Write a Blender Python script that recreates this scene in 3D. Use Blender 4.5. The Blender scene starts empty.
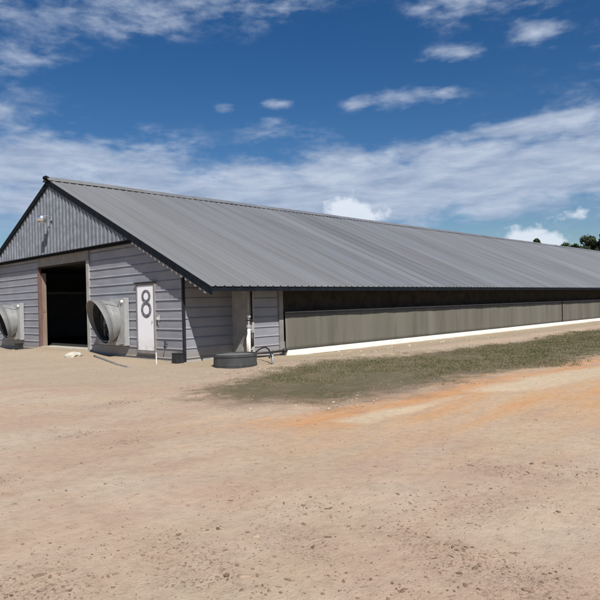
import bpy, bmesh, math, random
import numpy as np
from mathutils import Vector, Matrix
random.seed(7); np.random.seed(7)
R = math.radians
scene = bpy.context.scene
COL = scene.collection

# ------------------------------------------------------------------ measures
W = 16.41            # between the recessed side walls
DR = 0.886           # depth of the side recess
OS = 1.756           # roof overhang from the recessed wall plane
ZE, ZR = 2.14, 6.62  # eave and ridge
SL = (ZR-ZE)/(W/2+OS)
OF = 0.30            # roof overhang at the gable
LEN = 120.0
YC = W/2
XR = 1.816           # the recess ends here
XC = 3.12            # side curtain starts here
ZG = 3.79            # foot of the gable cladding
XG = -0.255          # plane of the gable cladding
def rz(y):           # roof height
    return ZE + SL*(y+OS) if y <= YC else ZE + SL*(W+OS-y)

# ------------------------------------------------------------------ helpers
def link(o): COL.objects.link(o); return o
def tag(o, label=None, cat=None, group=None, kind=None):
    if label: o['label'] = label
    if cat: o['category'] = cat
    if group: o['group'] = group
    if kind: o['kind'] = kind
    return o
def empty(name, loc=(0,0,0), rotz=0):
    o = bpy.data.objects.new(name, None); o.location = loc; o.rotation_euler = (0,0,rotz)
    o.empty_display_size = .2
    return link(o)
def mesh_obj(name, verts, faces, mat, parent=None, smooth=False, mats=None):
    me = bpy.data.meshes.new(name); me.from_pydata([tuple(v) for v in verts], [], faces)
    me.update()
    o = bpy.data.objects.new(name, me)
    if mat: me.materials.append(mat)
    if smooth:
        me.polygons.foreach_set('use_smooth', [True]*len(me.polygons))
    if parent is not None:
        o.parent = parent
    return link(o)
class MB:
    def __init__(s): s.v = []; s.f = []
    def add(s, vs, fs):
        n = len(s.v); s.v += [tuple(v) for v in vs]; s.f += [tuple(i+n for i in f) for f in fs]; return s
    def box(s, x0, x1, y0, y1, z0, z1):
        vs = [(x,y,z) for x in (x0,x1) for y in (y0,y1) for z in (z0,z1)]
        return s.add(vs, [(0,1,3,2),(4,6,7,5),(0,4,5,1),(2,3,7,6),(0,2,6,4),(1,5,7,3)])
    def beam(s, a, b, w, h, up=(0,0,1)):
        a = Vector(a); b = Vector(b); d = (b-a).normalized(); u = Vector(up)
        r = d.cross(u).normalized(); u = r.cross(d)
        vs = [p + r*(i*w/2) + u*(j*h/2) for p in (a,b) for i,j in ((-1,-1),(1,-1),(1,1),(-1,1))]
        return s.add(vs, [(0,3,2,1),(4,5,6,7),(0,1,5,4),(1,2,6,5),(2,3,7,6),(3,0,4,7)])
    def tube(s, pts, r, n=10, cap=True):
        pts = [Vector(p) for p in pts]; rs = r if isinstance(r, (list,tuple)) else [r]*len(pts)
        t0 = (pts[1]-pts[0]).normalized()
        ref = Vector((0,0,1)) if abs(t0.z) < .9 else Vector((1,0,0))
        u = t0.cross(ref).normalized(); base = len(s.v)
        for i,p in enumerate(pts):
            if i == 0: t = (pts[1]-p).normalized()
            elif i == len(pts)-1: t = (p-pts[-2]).normalized()
            else: t = ((pts[i+1]-p).normalized() + (p-pts[i-1]).normalized()).normalized()
            u = (u - t*u.dot(t)).normalized(); w = t.cross(u)
            for k in range(n):
                a = 2*math.pi*k/n
                s.v.append(tuple(p + (u*math.cos(a)+w*math.sin(a))*rs[i]))
        for i in range(len(pts)-1):
            for k in range(n):
                a = base+i*n+k; b = base+i*n+(k+1)%n
                s.f.append((a, b, b+n, a+n))
        if cap:
            s.f.append(tuple(base+k for k in range(n))[::-1]); e = base+(len(pts)-1)*n
            s.f.append(tuple(e+k for k in range(n)))
        return s
    def lathe(s, prof, n=32, M=None, closed=False):   # prof: (r, z) list
        base = len(s.v); M = M or Matrix()
        for r,z in prof:
            for k in range(n):
                a = 2*math.pi*k/n; s.v.append(tuple(M @ Vector((r*math.cos(a), r*math.sin(a), z))))
        m = len(prof)
        for i in range(m if closed else m-1):
            j = (i+1) % m
            for k in range(n):
                s.f.append((base+i*n+k, base+i*n+(k+1)%n, base+j*n+(k+1)%n, base+j*n+k))
        return s
    def build(s, name, mat, parent=None, smooth=False, bevel=0):
        o = mesh_obj(name, s.v, s.f, mat, parent, smooth)
        if bevel:
            b = o.modifiers.new('b', 'BEVEL'); b.width = bevel; b.segments = 2; b.limit_method = 'ANGLE'
        return o

# ------------------------------------------------------------------ materials
class NT:
    def __init__(s, name):
        s.m = bpy.data.materials.new(name); s.m.use_nodes = True
        s.t = s.m.node_tree; s.n = s.t.nodes; s.l = s.t.links
        s.b = s.n['Principled BSDF']
        s.co = s.n.new('ShaderNodeTexCoord'); s.geo = s.n.new('ShaderNodeNewGeometry')
    def pos(s, scale=(1,1,1)):
        mp = s.n.new('ShaderNodeMapping'); mp.inputs['Scale'].default_value = scale
        s.l.new(s.co.outputs['Object'], mp.inputs[0]); return mp.outputs[0]
    def noise(s, scale, vec=None, detail=5, rough=.55, stretch=(1,1,1)):
        n = s.n.new('ShaderNodeTexNoise'); n.inputs['Scale'].default_value = scale
        n.inputs['Detail'].default_value = detail; n.inputs['Roughness'].default_value = rough
        s.l.new(vec or s.pos(stretch), n.inputs['Vector']); return n.outputs[0]
    def ramp(s, fac, stops):
        r = s.n.new('ShaderNodeValToRGB'); s.l.new(fac, r.inputs[0])
        e = r.color_ramp.elements
        while len(e) < len(stops): e.new(.5)
        for i,(p,c) in enumerate(stops):
            e[i].position = p
            if not isinstance(c, (tuple,list)): c = (c,c,c)
            e[i].color = (*c[:3], 1)
        return r.outputs[0]
    def mix(s, fac, a, b, mode='MIX'):
        m = s.n.new('ShaderNodeMix'); m.data_type = 'RGBA'; m.blend_type = mode
        for sock, v in ((m.inputs[0], fac), (m.inputs[6], a), (m.inputs[7], b)):
            if isinstance(v, (int,float)): sock.default_value = v
            elif isinstance(v, (tuple,list)): sock.default_value = (*v[:3], 1)
            else: s.l.new(v, sock)
        return m.outputs[2]
    def math(s, op, a, b=None, clamp=False):
        m = s.n.new('ShaderNodeMath'); m.operation = op; m.use_clamp = clamp
        for i,v in enumerate((a,b)):
            if v is None: continue
            if isinstance(v, (int,float)): m.inputs[i].default_value = v
            else: s.l.new(v, m.inputs[i])
        return m.outputs[0]
    def attr(s, name):
        a = s.n.new('ShaderNodeAttribute'); a.attribute_name = name; return a.outputs['Fac']
    def bump(s, h, strength=.3, dist=.01):
        b = s.n.new('ShaderNodeBump'); b.inputs['Strength'].default_value = strength
        b.inputs['Distance'].default_value = dist
        s.l.new(h, b.inputs['Height']); s.l.new(b.outputs[0], s.b.inputs['Normal'])
    def out(s, col=None, rough=.6, metal=0, spec=.5):
        if col is not None:
            if isinstance(col, (tuple,list)): s.b.inputs['Base Color'].default_value = (*col[:3],1)
            else: s.l.new(col, s.b.inputs['Base Color'])
        if isinstance(rough, (int,float)): s.b.inputs['Roughness'].default_value = rough
        else: s.l.new(rough, s.b.inputs['Roughness'])
        s.b.inputs['Metallic'].default_value = metal
        s.b.inputs['Specular IOR Level'].default_value = spec
        return s.m
def simple(name, c, rough=.6, metal=0, var=.25, scale=6, stretch=(1,1,1), spec=.4, bump=0):
    t = NT(name); n = t.noise(scale, stretch=stretch, detail=6)
    a = tuple(x*(1-var) for x in c); b = tuple(min(1, x*(1+var)) for x in c)
    col = t.ramp(n, [(.3, a), (.7, b)])
    if bump: t.bump(n, bump, .01)
    return t.out(col, rough, metal, spec)

def siding_mat(name, base, dirt=(.24,.2,.16), dirt_z=.5):
    t = NT(name)
    n = t.noise(1.1, detail=6, stretch=(1,1,2.2)); n2 = t.noise(9, detail=5, stretch=(1,1,.25))
    c = t.ramp(n, [(.3, tuple(x*.84 for x in base)), (.7, tuple(x*1.1 for x in base))])
    c = t.mix(t.ramp(n2, [(.55,0),(.8,.22)]), c, dirt)
    sep = t.n.new('ShaderNodeSeparateXYZ'); t.l.new(t.co.outputs['Object'], sep.inputs[0])
    low = t.math('SUBTRACT', 1, t.math('DIVIDE', sep.outputs[2], dirt_z), True)
    low = t.math('MULTIPLY', low, t.ramp(t.noise(4, detail=6), [(.3,.2),(.65,1)]))
    c = t.mix(low, c, dirt)
    t.bump(t.noise(2.2, detail=3), .25, .02)
    return t.out(c, .5, 0, .45)
M = {}
M['siding'] = siding_mat('painted metal siding', (.232,.24,.275))
M['gable'] = siding_mat('gable metal', (.215,.24,.285), dirt=(.12,.13,.15), dirt_z=-1)
M['trim'] = simple('grey trim', (.2,.19,.185), .6, var=.2, scale=3)
M['lighttrim'] = simple('light grey trim', (.30,.295,.29), .6, var=.2, scale=3)
M['dark'] = simple('dark fascia paint', (.010,.013,.018), .95, spec=.06, var=.3)
M['darkpost'] = simple('dark corner trim', (.02,.02,.025), .8, spec=.15, var=.3)
M['redjamb'] = simple('red brown jamb', (.14,.075,.07), .7, var=.3, scale=4, stretch=(1,1,.3))
M['wood'] = simple('weathered tan plywood', (.2,.15,.118), .75, var=.25, scale=5, stretch=(1,1,.2))
M['interior'] = simple('sooty interior', (.02,.018,.017), .9)  # near-black colour carries the shade inside the house
t = NT('white door paint')
sep = t.n.new('ShaderNodeSeparateXYZ'); t.l.new(t.co.outputs['Object'], sep.inputs[0])
low = t.math('MULTIPLY', t.math('SUBTRACT', 1, t.math('DIVIDE', sep.outputs[2], .75), True), t.ramp(t.noise(9, detail=6), [(.35,.1),(.7,.9)]))
c = t.mix(low, (.78,.78,.82), (.42,.36,.29)); c = t.mix(t.ramp(t.noise(5, detail=7, rough=.7, stretch=(1,1,.4)), [(.55,0),(.75,.3)]), c, (.55,.53,.5))
M['white'] = t.out(c, .5)
M['whitepvc'] = simple('white pipe plastic', (.72,.70,.66), .5, var=.1, scale=2)
M['galv'] = simple('galvanised sheet', (.38,.385,.385), .42, .5, var=.14, scale=3.5, spec=.5, bump=.08)
M['galvdull'] = simple('dull galvanised sheet', (.31,.315,.32), .6, .15, var=.15, scale=4, bump=.08)
M['black'] = simple('black plastic', (.02,.02,.022), .5, var=.4)
M['tank'] = simple('dusty black plastic', (.045,.047,.05), .6, var=.35, scale=5, stretch=(1,1,.3))
M['lid'] = simple('dusty lid', (.15,.15,.15), .8, var=.25)
M['shadetone'] = simple('shade-toned cone inside', (.045,.045,.045), .8, var=.4, scale=5)  # dark colour stands in for the shade inside the fan cones
M['steel'] = simple('steel', (.5,.5,.5), .3, .9, var=.1)
M['chrome'] = simple('spun aluminium lamp', (.75,.76,.78), .22, .9, var=.05)
M['concrete'] = simple('rubble concrete', (.45,.42,.36), .9, var=.2, scale=9, bump=.5)

M['gapshade'] = simple('opening shade panel', (.04,.036,.032), .95, var=.3, scale=3, spec=.05)  # dark tone painted for the shade behind the curtain opening

# painted number
t = NT('mottled grey number paint')
c = t.ramp(t.noise(13, detail=4, rough=.6), [(.36,(.06,.062,.075)),(.52,(.13,.13,.15)),(.68,(.32,.32,.35))])
M['number'] = t.out(c, .7)

# curtain
t = NT('dusty grey curtain tarp')
n1 = t.noise(.9, detail=4, stretch=(1,1,.05)); n2 = t.noise(3.2, detail=5, stretch=(1,1,.12)); n3 = t.noise(.16, detail=2, stretch=(1,1,0))
c = t.ramp(n1, [(.3,(.088,.08,.068)),(.5,(.12,.112,.096)),(.72,(.165,.15,.128))])
c = t.mix(t.ramp(n3, [(.4,0),(.65,.5)]), c, (.13,.13,.105))
c = t.mix(t.ramp(n2, [(.5,0),(.72,.5)]), c, (.06,.06,.055))
t.bump(n2, .3, .03)
M['curtain'] = t.out(c, .75, 0, .25)

# roof
t = NT('weathered galvalume roof')
sep = t.n.new('ShaderNodeSeparateXYZ'); t.l.new(t.co.outputs['Object'], sep.inputs[0])
fl = t.math('FLOOR', t.math('DIVIDE', sep.outputs[0], .92))
wn = t.n.new('ShaderNodeTexWhiteNoise'); wn.noise_dimensions = '1D'; t.l.new(fl, wn.inputs['W'])
fl2 = t.math('FLOOR', t.math('DIVIDE', sep.outputs[0], 2.76))
wn2 = t.n.new('ShaderNodeTexWhiteNoise'); wn2.noise_dimensions = '1D'; t.l.new(fl2, wn2.inputs['W'])
c = t.ramp(t.noise(.32, detail=5, stretch=(1,.25,.25)), [(.3,(.125,.133,.149)),(.7,(.163,.172,.193))])
c = t.mix(t.ramp(wn.outputs[0], [(0,.0),(1,.42)]), c, (.10,.103,.112))
c = t.mix(t.ramp(wn2.outputs[0], [(0,.0),(1,.3)]), c, (.185,.197,.225))
st = t.noise(2.4, detail=6, stretch=(1,.06,.06))
c = t.mix(t.ramp(st, [(.46,0),(.68,.6)]), c, (.105,.098,.095))
st2 = t.noise(.8, detail=5, stretch=(1,.05,.05))
c = t.mix(t.ramp(st2, [(.5,0),(.7,.45)]), c, (.205,.21,.222))
# paler, warmer tone near the gable end
near = t.math('SUBTRACT', 1, t.math('DIVIDE', sep.outputs[0], 9), True)
c = t.mix(t.math('MULTIPLY', near, .55), c, (.19,.19,.185))
# dark lap line at each sheet
fr = t.math('FRACT', t.math('DIVIDE', sep.outputs[0], .92))
lap = t.math('LESS_THAN', fr, .045)
c = t.mix(t.math('MULTIPLY', lap, .28), c, (.05,.052,.056))
t.bump(t.noise(1.5, detail=3, stretch=(1,.4,.4)), .2, .02)
M['roof'] = t.out(c, .55, 0, .35)

# ------------------------------------------------------------------ ground
grass_poly = [(-3.62,-5.16),(-1.98,-4.46),(1.28,-3.5),(5.32,-3.84),(10.43,-4.4),(23.03,-4.2),(60,-4.3),(122,-4.5),(122,-9.4),(30,-9.4),
              (7.16,-9.0),(1.88,-8.75),(-.81,-8.49),(-1.51,-8.45),(-3.01,-8.12),(-3.7,-7.06),(-3.95,-5.9)]
orange_poly = [(-4.83,-8.62),(-3.49,-8.64),(-1.88,-8.79),(-.28,-8.81),(2.43,-8.95),(6.87,-9.18),(40,-9.6),(40,-12),(4.41,-10.3),(.45,-9.8),(-2.03,-9.7),(-3.64,-9.5),(-4.71,-9.19)]
yellow_poly = [(-4.85,-8.78),(-3.71,-8.9),(-2.03,-9.2),(4.41,-9.8),(30,-10.6),(30,-16),(-1.28,-12.6),(-2.62,-11.3),(-4.0,-10.54),(-4.74,-9.73)]
pale1 = [(-.7,-9.5),(1.47,-9.4),(4.41,-9.75),(16,-10.1),(16,-12),(3.2,-10.75),(1.02,-10.4),(-.3,-10.15)]
pale2 = [(-4.05,-9.25),(-3.23,-9.24),(-2.32,-9.5),(-1.2,-9.6),(-3.09,-9.72),(-3.9,-9.72)]
brown_poly = [(-4.2,-6.0),(-3.2,-5.9),(-1.18,-6.9),(.64,-7.9),(1.9,-8.6),(-1.61,-8.75),(-3.08,-8.45),(-3.95,-7.3)]
orange2 = [(-2.6,-10.0),(.3,-10.5),(3,-11.0),(9,-11.9),(9,-13.2),(1.5,-12.2),(-1.2,-11.2),(-2.8,-10.5)]
def inside_dist(P, X, Y):      # signed distance, positive inside
    n = len(P); d = np.full(X.shape, 1e9); ins = np.zeros(X.shape, bool)
    for i in range(n):
        x1,y1 = P[i]; x2,y2 = P[(i+1)%n]; ex,ey = x2-x1,y2-y1
        tt = np.clip(((X-x1)*ex+(Y-y1)*ey)/(ex*ex+ey*ey), 0, 1)
        d = np.minimum(d, np.hypot(X-x1-tt*ex, Y-y1-tt*ey))
        c = ((y1 > Y) != (y2 > Y)) & (X < (x2-x1)*(Y-y1)/((y2-y1) if y2 != y1 else 1e-9)+x1)
        ins ^= c
    return np.where(ins, d, -d)
def vnoise(X, Y, s, seed):
    rng = np.random.RandomState(seed); g = rng.rand(256,256)
    x = X*s; y = Y*s; xi = np.floor(x).astype(int); yi = np.floor(y).astype(int); fx = x-xi; fy = y-yi
    fx = fx*fx*(3-2*fx); fy = fy*fy*(3-2*fy)
    a = g[xi%256, yi%256]; b = g[(xi+1)%256, yi%256]; c = g[xi%256, (yi+1)%256]; d = g[(xi+1)%256, (yi+1)%256]
    return (a*(1-fx)+b*fx)*(1-fy)+(c*(1-fx)+d*fx)*fy - .5
def sstep(a, b, x):
    u = np.clip((x-a)/(b-a), 0, 1); return u*u*(3-2*u)
def ground_z(X, Y):
    X = np.asarray(X, float); Y = np.asarray(Y, float)
    z = np.zeros(X.shape)
    # earth ramp up to the big doorway
    yw = np.exp(-((Y-7.6)/3.1)**4)
    z += yw*.16*sstep(-2.4, -.35, X)*(1+.25*vnoise(X,Y,1.2,5))
    z = np.where(X > -.05, np.where((Y > 5.6) & (Y < 10.1), .16, z), z)
    out = 1-sstep(-.1, .2, np.minimum(np.minimum(X, Y+.9), W+1-Y))   # outside the house
    z += out*(.05*vnoise(X,Y,.35,1)+.03*vnoise(X,Y,1.1,2)+.014*vnoise(X,Y,3.3,3)+.008*vnoise(X,Y,8,4))
    # faint wheel tracks swinging in to the doorway
    for off in (-.85, .85):
        yc = 7.4+off - (np.clip(-1.0-X, 0, None)**1.55)*.62
        z -= (.013+.008*vnoise(X,Y,2.2,14))*np.exp(-((Y-yc)/(.16+.05*np.clip(-1-X,0,6)))**2)*sstep(-.8,-1.8,X)*sstep(-14,-9,X)
    # ground falls a little along the side wall
    z -= .05*sstep(2.5, 4.5, X)*sstep(-.3,-.95, Y)
    # low lip of washed earth between wall and grass
    z += .05*np.exp(-((Y+3.4+.5*vnoise(X,Y,.4,8))/.5)**2)*sstep(-1,2,X)
    return z
def graded(lo, hi, f0, f1, step, grow=1.16, mx=200):
    a = list(np.arange(f0, f1+1e-6, step)); s = step; x = f1
    while x < hi: s = min(s*grow, mx); x += s; a.append(x)
    s = step; x = f0; b = []
    while x > lo: s = min(s*grow, mx); x -= s; b.append(x)
    return np.array(b[::-1]+a)
xs = graded(-1500, 1500, -11.5, 6, .085, 1.05); ys = graded(-1500, 1500, -14.8, -2, .085, 1.05)
X, Y = np.meshgrid(xs, ys, indexing='ij'); Z = ground_z(X, Y)
far = sstep(60, 200, np.hypot(X, Y)); Z *= (1-far)
nx, ny = X.shape
V = np.stack([X.ravel(), Y.ravel(), Z.ravel()], 1)
idx = np.arange(nx*ny).reshape(nx, ny)
F = np.stack([idx[:-1,:-1].ravel(), idx[1:,:-1].ravel(), idx[1:,1:].ravel(), idx[:-1,1:].ravel()], 1)
me = bpy.data.meshes.new('ground'); me.vertices.add(len(V)); me.vertices.foreach_set('co', V.ravel())
me.loops.add(F.size); me.loops.foreach_set('vertex_index', F.ravel().astype(np.int32))
me.polygons.add(len(F)); me.polygons.foreach_set('loop_start', np.arange(0, F.size, 4, dtype=np.int32)); 
me.update(calc_edges=True); me.validate()
me.polygons.foreach_set('use_smooth', [True]*len(F))
def put(name, arr):
    a = me.attributes.new(name, 'FLOAT', 'POINT'); a.data.foreach_set('value', arr.ravel().astype(np.float32))
def soft(P, w=.6): return np.clip(.5+inside_dist(P, X, Y)/w*.5, 0, 1)
put('grassy', soft(grass_poly, .9)); put('orange', np.maximum(soft(orange_poly, 1.2), .72*soft(orange2, 1.6))); put('yellow', soft(yellow_poly, 2.4))
put('pale', np.maximum(soft(pale1, .5), soft(pale2, .35))); put('brown', soft(brown_poly, 1.2))
# greyish packed silt on the ramp and beside the front wall
put('silt', sstep(-7.5, -2, X)*sstep(-7, -1.0, Y)*(1-sstep(14, 24, Y)))
wallbase = np.exp(-(np.clip(-.9-Y, 0, None)/1.2)**2)*(X > 0)
pt_ = np.zeros(X.shape)
for (px_,py_,a_,b_) in ((-6.85,-7.15,.45,.22),(-6.55,-8.05,.5,.25),(-8.3,-8.6,.4,.25),(-5.2,-5.2,.7,.35),(-7.05,-13.2,.35,.9),(-8.95,-11.2,.45,.5),(-8.1,-11.5,.4,.6),(-7.4,-11.8,.3,.5),(-6.9,-12.5,.25,.6),(-5.0,-12.1,.3,.6),(-2.6,-4.6,1.0,.3),(-6.0,-12.4,.5,.3)):
    pt_ = np.maximum(pt_, np.exp(-((X-px_)/a_)**2-((Y-py_)/b_)**2))
put('patch', pt_)
put('wallbase', np.maximum(wallbase, sstep(-3.3,-2.2,Y)*sstep(-2,.5,X)))
t = NT('sandy clay ground')
vec = t.co.outputs['Object']
big = t.noise(.28, vec, 5); mid = t.noise(1.3, vec, 6); fine = t.noise(9, vec, 8, .62); grit = t.noise(60, vec, 4, .7)
c = t.ramp(big, [(.28,(.42,.305,.222)),(.5,(.44,.33,.24)),(.72,(.445,.345,.245))])
c = t.mix(t.ramp(mid, [(.38,0),(.62,.6)]), c, (.405,.28,.212))
c = t.mix(t.ramp(t.noise(.45, t.pos((1,1.8,1)), 5, .6), [(.46,0),(.64,.7)]), c, (.47,.385,.295))
c = t.mix(t.ramp(t.noise(2.6, t.pos((1.5,.6,1)), 6, .65), [(.55,0),(.74,.45)]), c, (.33,.225,.165))
pk = t.noise(.55, vec, 4)
c = t.mix(t.ramp(pk, [(.5,0),(.68,.4)]), c, (.44,.355,.25))
def masked(attr, amp, lo, hi, scale_noise):
    v = t.math('ADD', t.attr(attr), t.math('MULTIPLY', t.math('SUBTRACT', scale_noise, .5), amp))
    return t.ramp(v, [(lo,0),(hi,1)])
ms = t.noise(1.6, vec, 7, .65)
msx = t.noise(1.2, t.pos((.35,2.2,1)), 7, .62)
sil = t.math('MULTIPLY', masked('silt', 1.2, .3, .8, ms), .6)
c = t.mix(sil, c, (.37,.31,.23))
c = t.mix(t.math('MULTIPLY', masked('wallbase', 1.0, .35, .8, ms), .55), c, (.33,.27,.185))
c = t.mix(t.math('MULTIPLY', masked('yellow', 1.5, .2, .85, msx), .78), c, (.52,.335,.185))
c = t.mix(t.math('MULTIPLY', masked('orange', 1.4, .3, .75, msx), .85), c, (.52,.27,.125))
c = t.mix(t.math('MULTIPLY', masked('pale', 1.1, .3, .65, msx), .85), c, (.54,.44,.31))
c = t.mix(t.math('MULTIPLY', masked('brown', 1.3, .3, .75, ms), .75), c, (.19,.135,.095))
c = t.mix(t.math('MULTIPLY', masked('patch', 1.0, .35, .9, t.noise(6, vec, 7, .7)), .22), c, (.34,.235,.18))
cr = t.math('MULTIPLY', t.ramp(t.noise(34, vec, 5, .75), [(.53,0),(.60,1)]), masked('patch', 1.5, .3, .85, t.noise(3.5, vec, 6, .7)))
c = t.mix(t.math('MULTIPLY', cr, .62), c, (.17,.11,.08))
ct = t.math('MULTIPLY', t.ramp(t.noise(21, vec, 6, .7), [(.60,0),(.68,1)]), t.ramp(t.noise(1.9, vec, 5, .6), [(.5,0),(.62,.6)]))
c = t.mix(ct, c, (.26,.175,.13))
gm = masked('grassy', 1.7, .42, .85, t.noise(2.2, vec, 8, .7))
gcol = t.ramp(t.noise(1.1, vec, 8, .75), [(.3,(.10,.082,.05)),(.47,(.08,.08,.038)),(.58,(.12,.10,.058)),(.72,(.19,.145,.095))])
c = t.mix(t.math('MULTIPLY', gm, .9), c, gcol)
c = t.mix(t.ramp(fine, [(.3,.28),(.55,0)]), c, (.21,.145,.105))
c = t.mix(t.ramp(grit, [(.33,.2),(.5,0)]), c, (.22,.155,.115))
c = t.mix(t.ramp(grit, [(.62,0),(.8,.35)]), c, (.46,.38,.28))
h = t.math('ADD', t.math('MULTIPLY', fine, .7), t.math('MULTIPLY', grit, .3))
t.bump(h, .6, .035)
M['ground'] = t.out(c, .92, 0, .15)
me.materials.append(M['ground'])
g = link(bpy.data.objects.new('ground', me)); tag(g, kind='structure')

def gz(x, y): return float(ground_z(np.array([x]), np.array([y]))[0])

# clods and pebbles: nobody could count them
def rock_template(seed):
    rnd = random.Random(seed); bm = bmesh.new(); bmesh.ops.create_icosphere(bm, subdivisions=1, radius=1)
    for v in bm.verts: v.co *= rnd.uniform(.65, 1.2)
    bm.verts.ensure_lookup_table()
    r = ([tuple(v.co) for v in bm.verts], [tuple(v.index for v in f.verts) for f in bm.faces]); bm.free(); return r
tmpl = [rock_template(i) for i in range(8)]
CAMX, CAMY = -10.294, -14.631
def scatter(name, mat, items):
    m = MB()
    GZ = ground_z(np.array([i_[0] for i_ in items]), np.array([i_[1] for i_ in items]))
    for ii, (x, y, s, q) in enumerate(items):
        vs, fs = random.choice(tmpl); a = random.uniform(0, 6.28); ca, sa = math.cos(a), math.sin(a)
        sx, sy, sz = s*random.uniform(.7,1.9), s*random.uniform(.5,1.1), s*random.uniform(.3,.75)
        z0 = GZ[ii]+sz*q*random.uniform(-1.2,1)
        m.add([(x+ca*v[0]*sx-sa*v[1]*sy, y+sa*v[0]*sx+ca*v[1]*sy, z0+v[2]*sz) for v in vs], fs)
    return m.build(name, mat)
clusters = [(-7.2,-13.3,.30,1.0,150),(-6.9,-12.95,.2,.5,110),(-8.95,-11.2,.35,.5,170),(-8.1,-11.55,.3,.6,140),(-8.65,-10.9,.25,.5,60),
            (-7.45,-11.8,.22,.5,70),(-8.0,-12.1,.25,.5,50),(-6.85,-12.45,.16,.35,40),(-6.9,-12.8,.18,.4,40),(-7.1,-10.8,.3,.25,40),
            (-7.9,-11.05,.3,.15,45),(-7.65,-12.7,.3,.4,70),(-6.86,-11.8,.2,.5,50),(-6.4,-11.85,.2,.5,30),(-4.96,-12.05,.25,.6,50),(-4.6,-12.7,.25,.5,60),
            (-7.0,-11.35,.45,.3,60),(-6.1,-12.2,.5,.3,60),(-5.6,-12.9,.2,.6,60),(-6.7,-7.2,.35,.15,45),(-6.55,-8.15,.3,.2,45),(-8.3,-8.6,.5,.2,30),(-5.0,-5.2,.6,.3,60),
            (-1.0,-3.6,1.2,.4,120),(-3.6,-6.4,.6,.5,90),(-3.0,-8.6,.8,.2,60),(5,-2.2,3.5,.35,180),(14,-2.6,5,.4,120)]
items = []
for (cx, cy, sx, sy, n) in clusters:
    for k in range(int(n*2.6)):
        x = random.gauss(cx, sx*.6); y = random.gauss(cy, sy*.6)
        d = math.hypot(x-CAMX, y-CAMY)
        if d < 2 or (y > -1.1 and x > -.2): continue
        items.append((x, y, min(.03, random.lognormvariate(-5.45, .55)*(1+.05*d)), .25))
for k in range(4200):
    d = 2.6*math.exp(random.random()*2.0); a = R(random.uniform(15, 73))
    x = CAMX+d*math.cos(a); y = CAMY+d*math.sin(a)
    if (y > -1.1 and x > -.3): continue
    items.append((x, y, min(.02, random.lognormvariate(-5.4, .4)*(1+.05*d)), .25))
tt = NT('brown clay clods')
cc = tt.ramp(tt.noise(7, detail=2), [(.35,(.13,.09,.065)),(.55,(.24,.17,.125)),(.7,(.36,.27,.2))])
M['clod'] = tt.out(cc, .95, 0, .1)
tag(scatter('dirt_clods', M['clod'], items), 'small brown clods and pebbles scattered over the bare sandy ground', 'clods', kind='stuff')
# pale chips on the grass edge
items = [(random.gauss(-2.2,1.6), random.gauss(-8.2,.35), random.uniform(.008,.022), .4) for _ in range(36)]
items += [(random.gauss(-.3,1.2), random.gauss(-3.3,.4), random.uniform(.01,.025), .4) for _ in range(30)]
items += [(random.uniform(4,14), random.gauss(-1.9,.35), random.uniform(.02,.05), .3) for _ in range(40)]
tag(scatter('pale_chips', M['concrete'], items), 'pale stone chips lying along the grass strip and wall foot', 'stone chips', kind='stuff')

# grass strip: short blades, thousands, in tufts
rng = np.random.RandomState(3); NB = 520000
gx = np.where(rng.rand(NB) < .8, -4.8+30*rng.rand(NB)**1.35, rng.uniform(20, 90, NB)); gy = rng.uniform(-9.6, -3.0, NB)
sdv = inside_dist(grass_poly, gx, gy)+.9*vnoise(gx,gy,.9,21)+.6*vnoise(gx,gy,3,22)+.5*vnoise(gx,gy,7,27)
dn_ = .6+1.1*vnoise(gx,gy,.7,23)+.9*vnoise(gx,gy,2.6,24)+.9*vnoise(gx,gy,9,25)-.35*sstep(4,-3,gx)
bi = inside_dist(brown_poly, gx, gy)
keep = (sdv > -.15) & (rng.rand(NB) < dn_*np.clip(.12+sdv*.7, 0, 1)*np.where(bi > .1, .65, 1))
gx, gy = gx[keep], gy[keep]; n = len(gx); gzv = ground_z(gx, gy)
fd = np.clip((gx+4)/30, 0, 1); w_ = .004+.012*fd; h_ = rng.uniform(.012,.05,n)*(1+.5*vnoise(gx,gy,1.7,26)*2*.6)
a_ = rng.uniform(0, 6.28, n); dx, dy = np.cos(a_)*w_, np.sin(a_)*w_; lx, ly = rng.normal(0,.022,n), rng.normal(0,.022,n)
BV = np.stack([np.stack([gx-dx,gy-dy,gzv-.004],1), np.stack([gx+dx,gy+dy,gzv-.004],1), np.stack([gx+lx,gy+ly,gzv+h_],1)],1).reshape(-1,3)
class _G: pass
def tri_mesh(name, V3, mat):
    me_ = bpy.data.meshes.new(name); k = len(V3); me_.vertices.add(k); me_.vertices.foreach_set('co', V3.ravel())
    me_.loops.add(k); me_.loops.foreach_set('vertex_index', np.arange(k, dtype=np.int32))
    me_.polygons.add(k//3); me_.polygons.foreach_set('loop_start', np.arange(0, k, 3, dtype=np.int32))
    me_.update(calc_edges=True); me_.materials.append(mat)
    return link(bpy.data.objects.new(name, me_))
tt = NT('short dull grass')
cc = tt.ramp(tt.noise(1.5, detail=6, rough=.7), [(.3,(.095,.095,.045)),(.48,(.135,.125,.065)),(.6,(.185,.15,.09)),(.75,(.25,.2,.13))])
M['grass'] = tt.out(cc, .8, 0, .2)
tag(tri_mesh('grass', BV, M['grass']), 'short olive grass growing in a strip along the long side wall', 'grass', kind='stuff')

# ------------------------------------------------------------------ the house
house = empty('poultry_house', (0,0,0))
tag(house, 'long low metal poultry house with grey gable roof and side curtains', 'poultry house')

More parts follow.
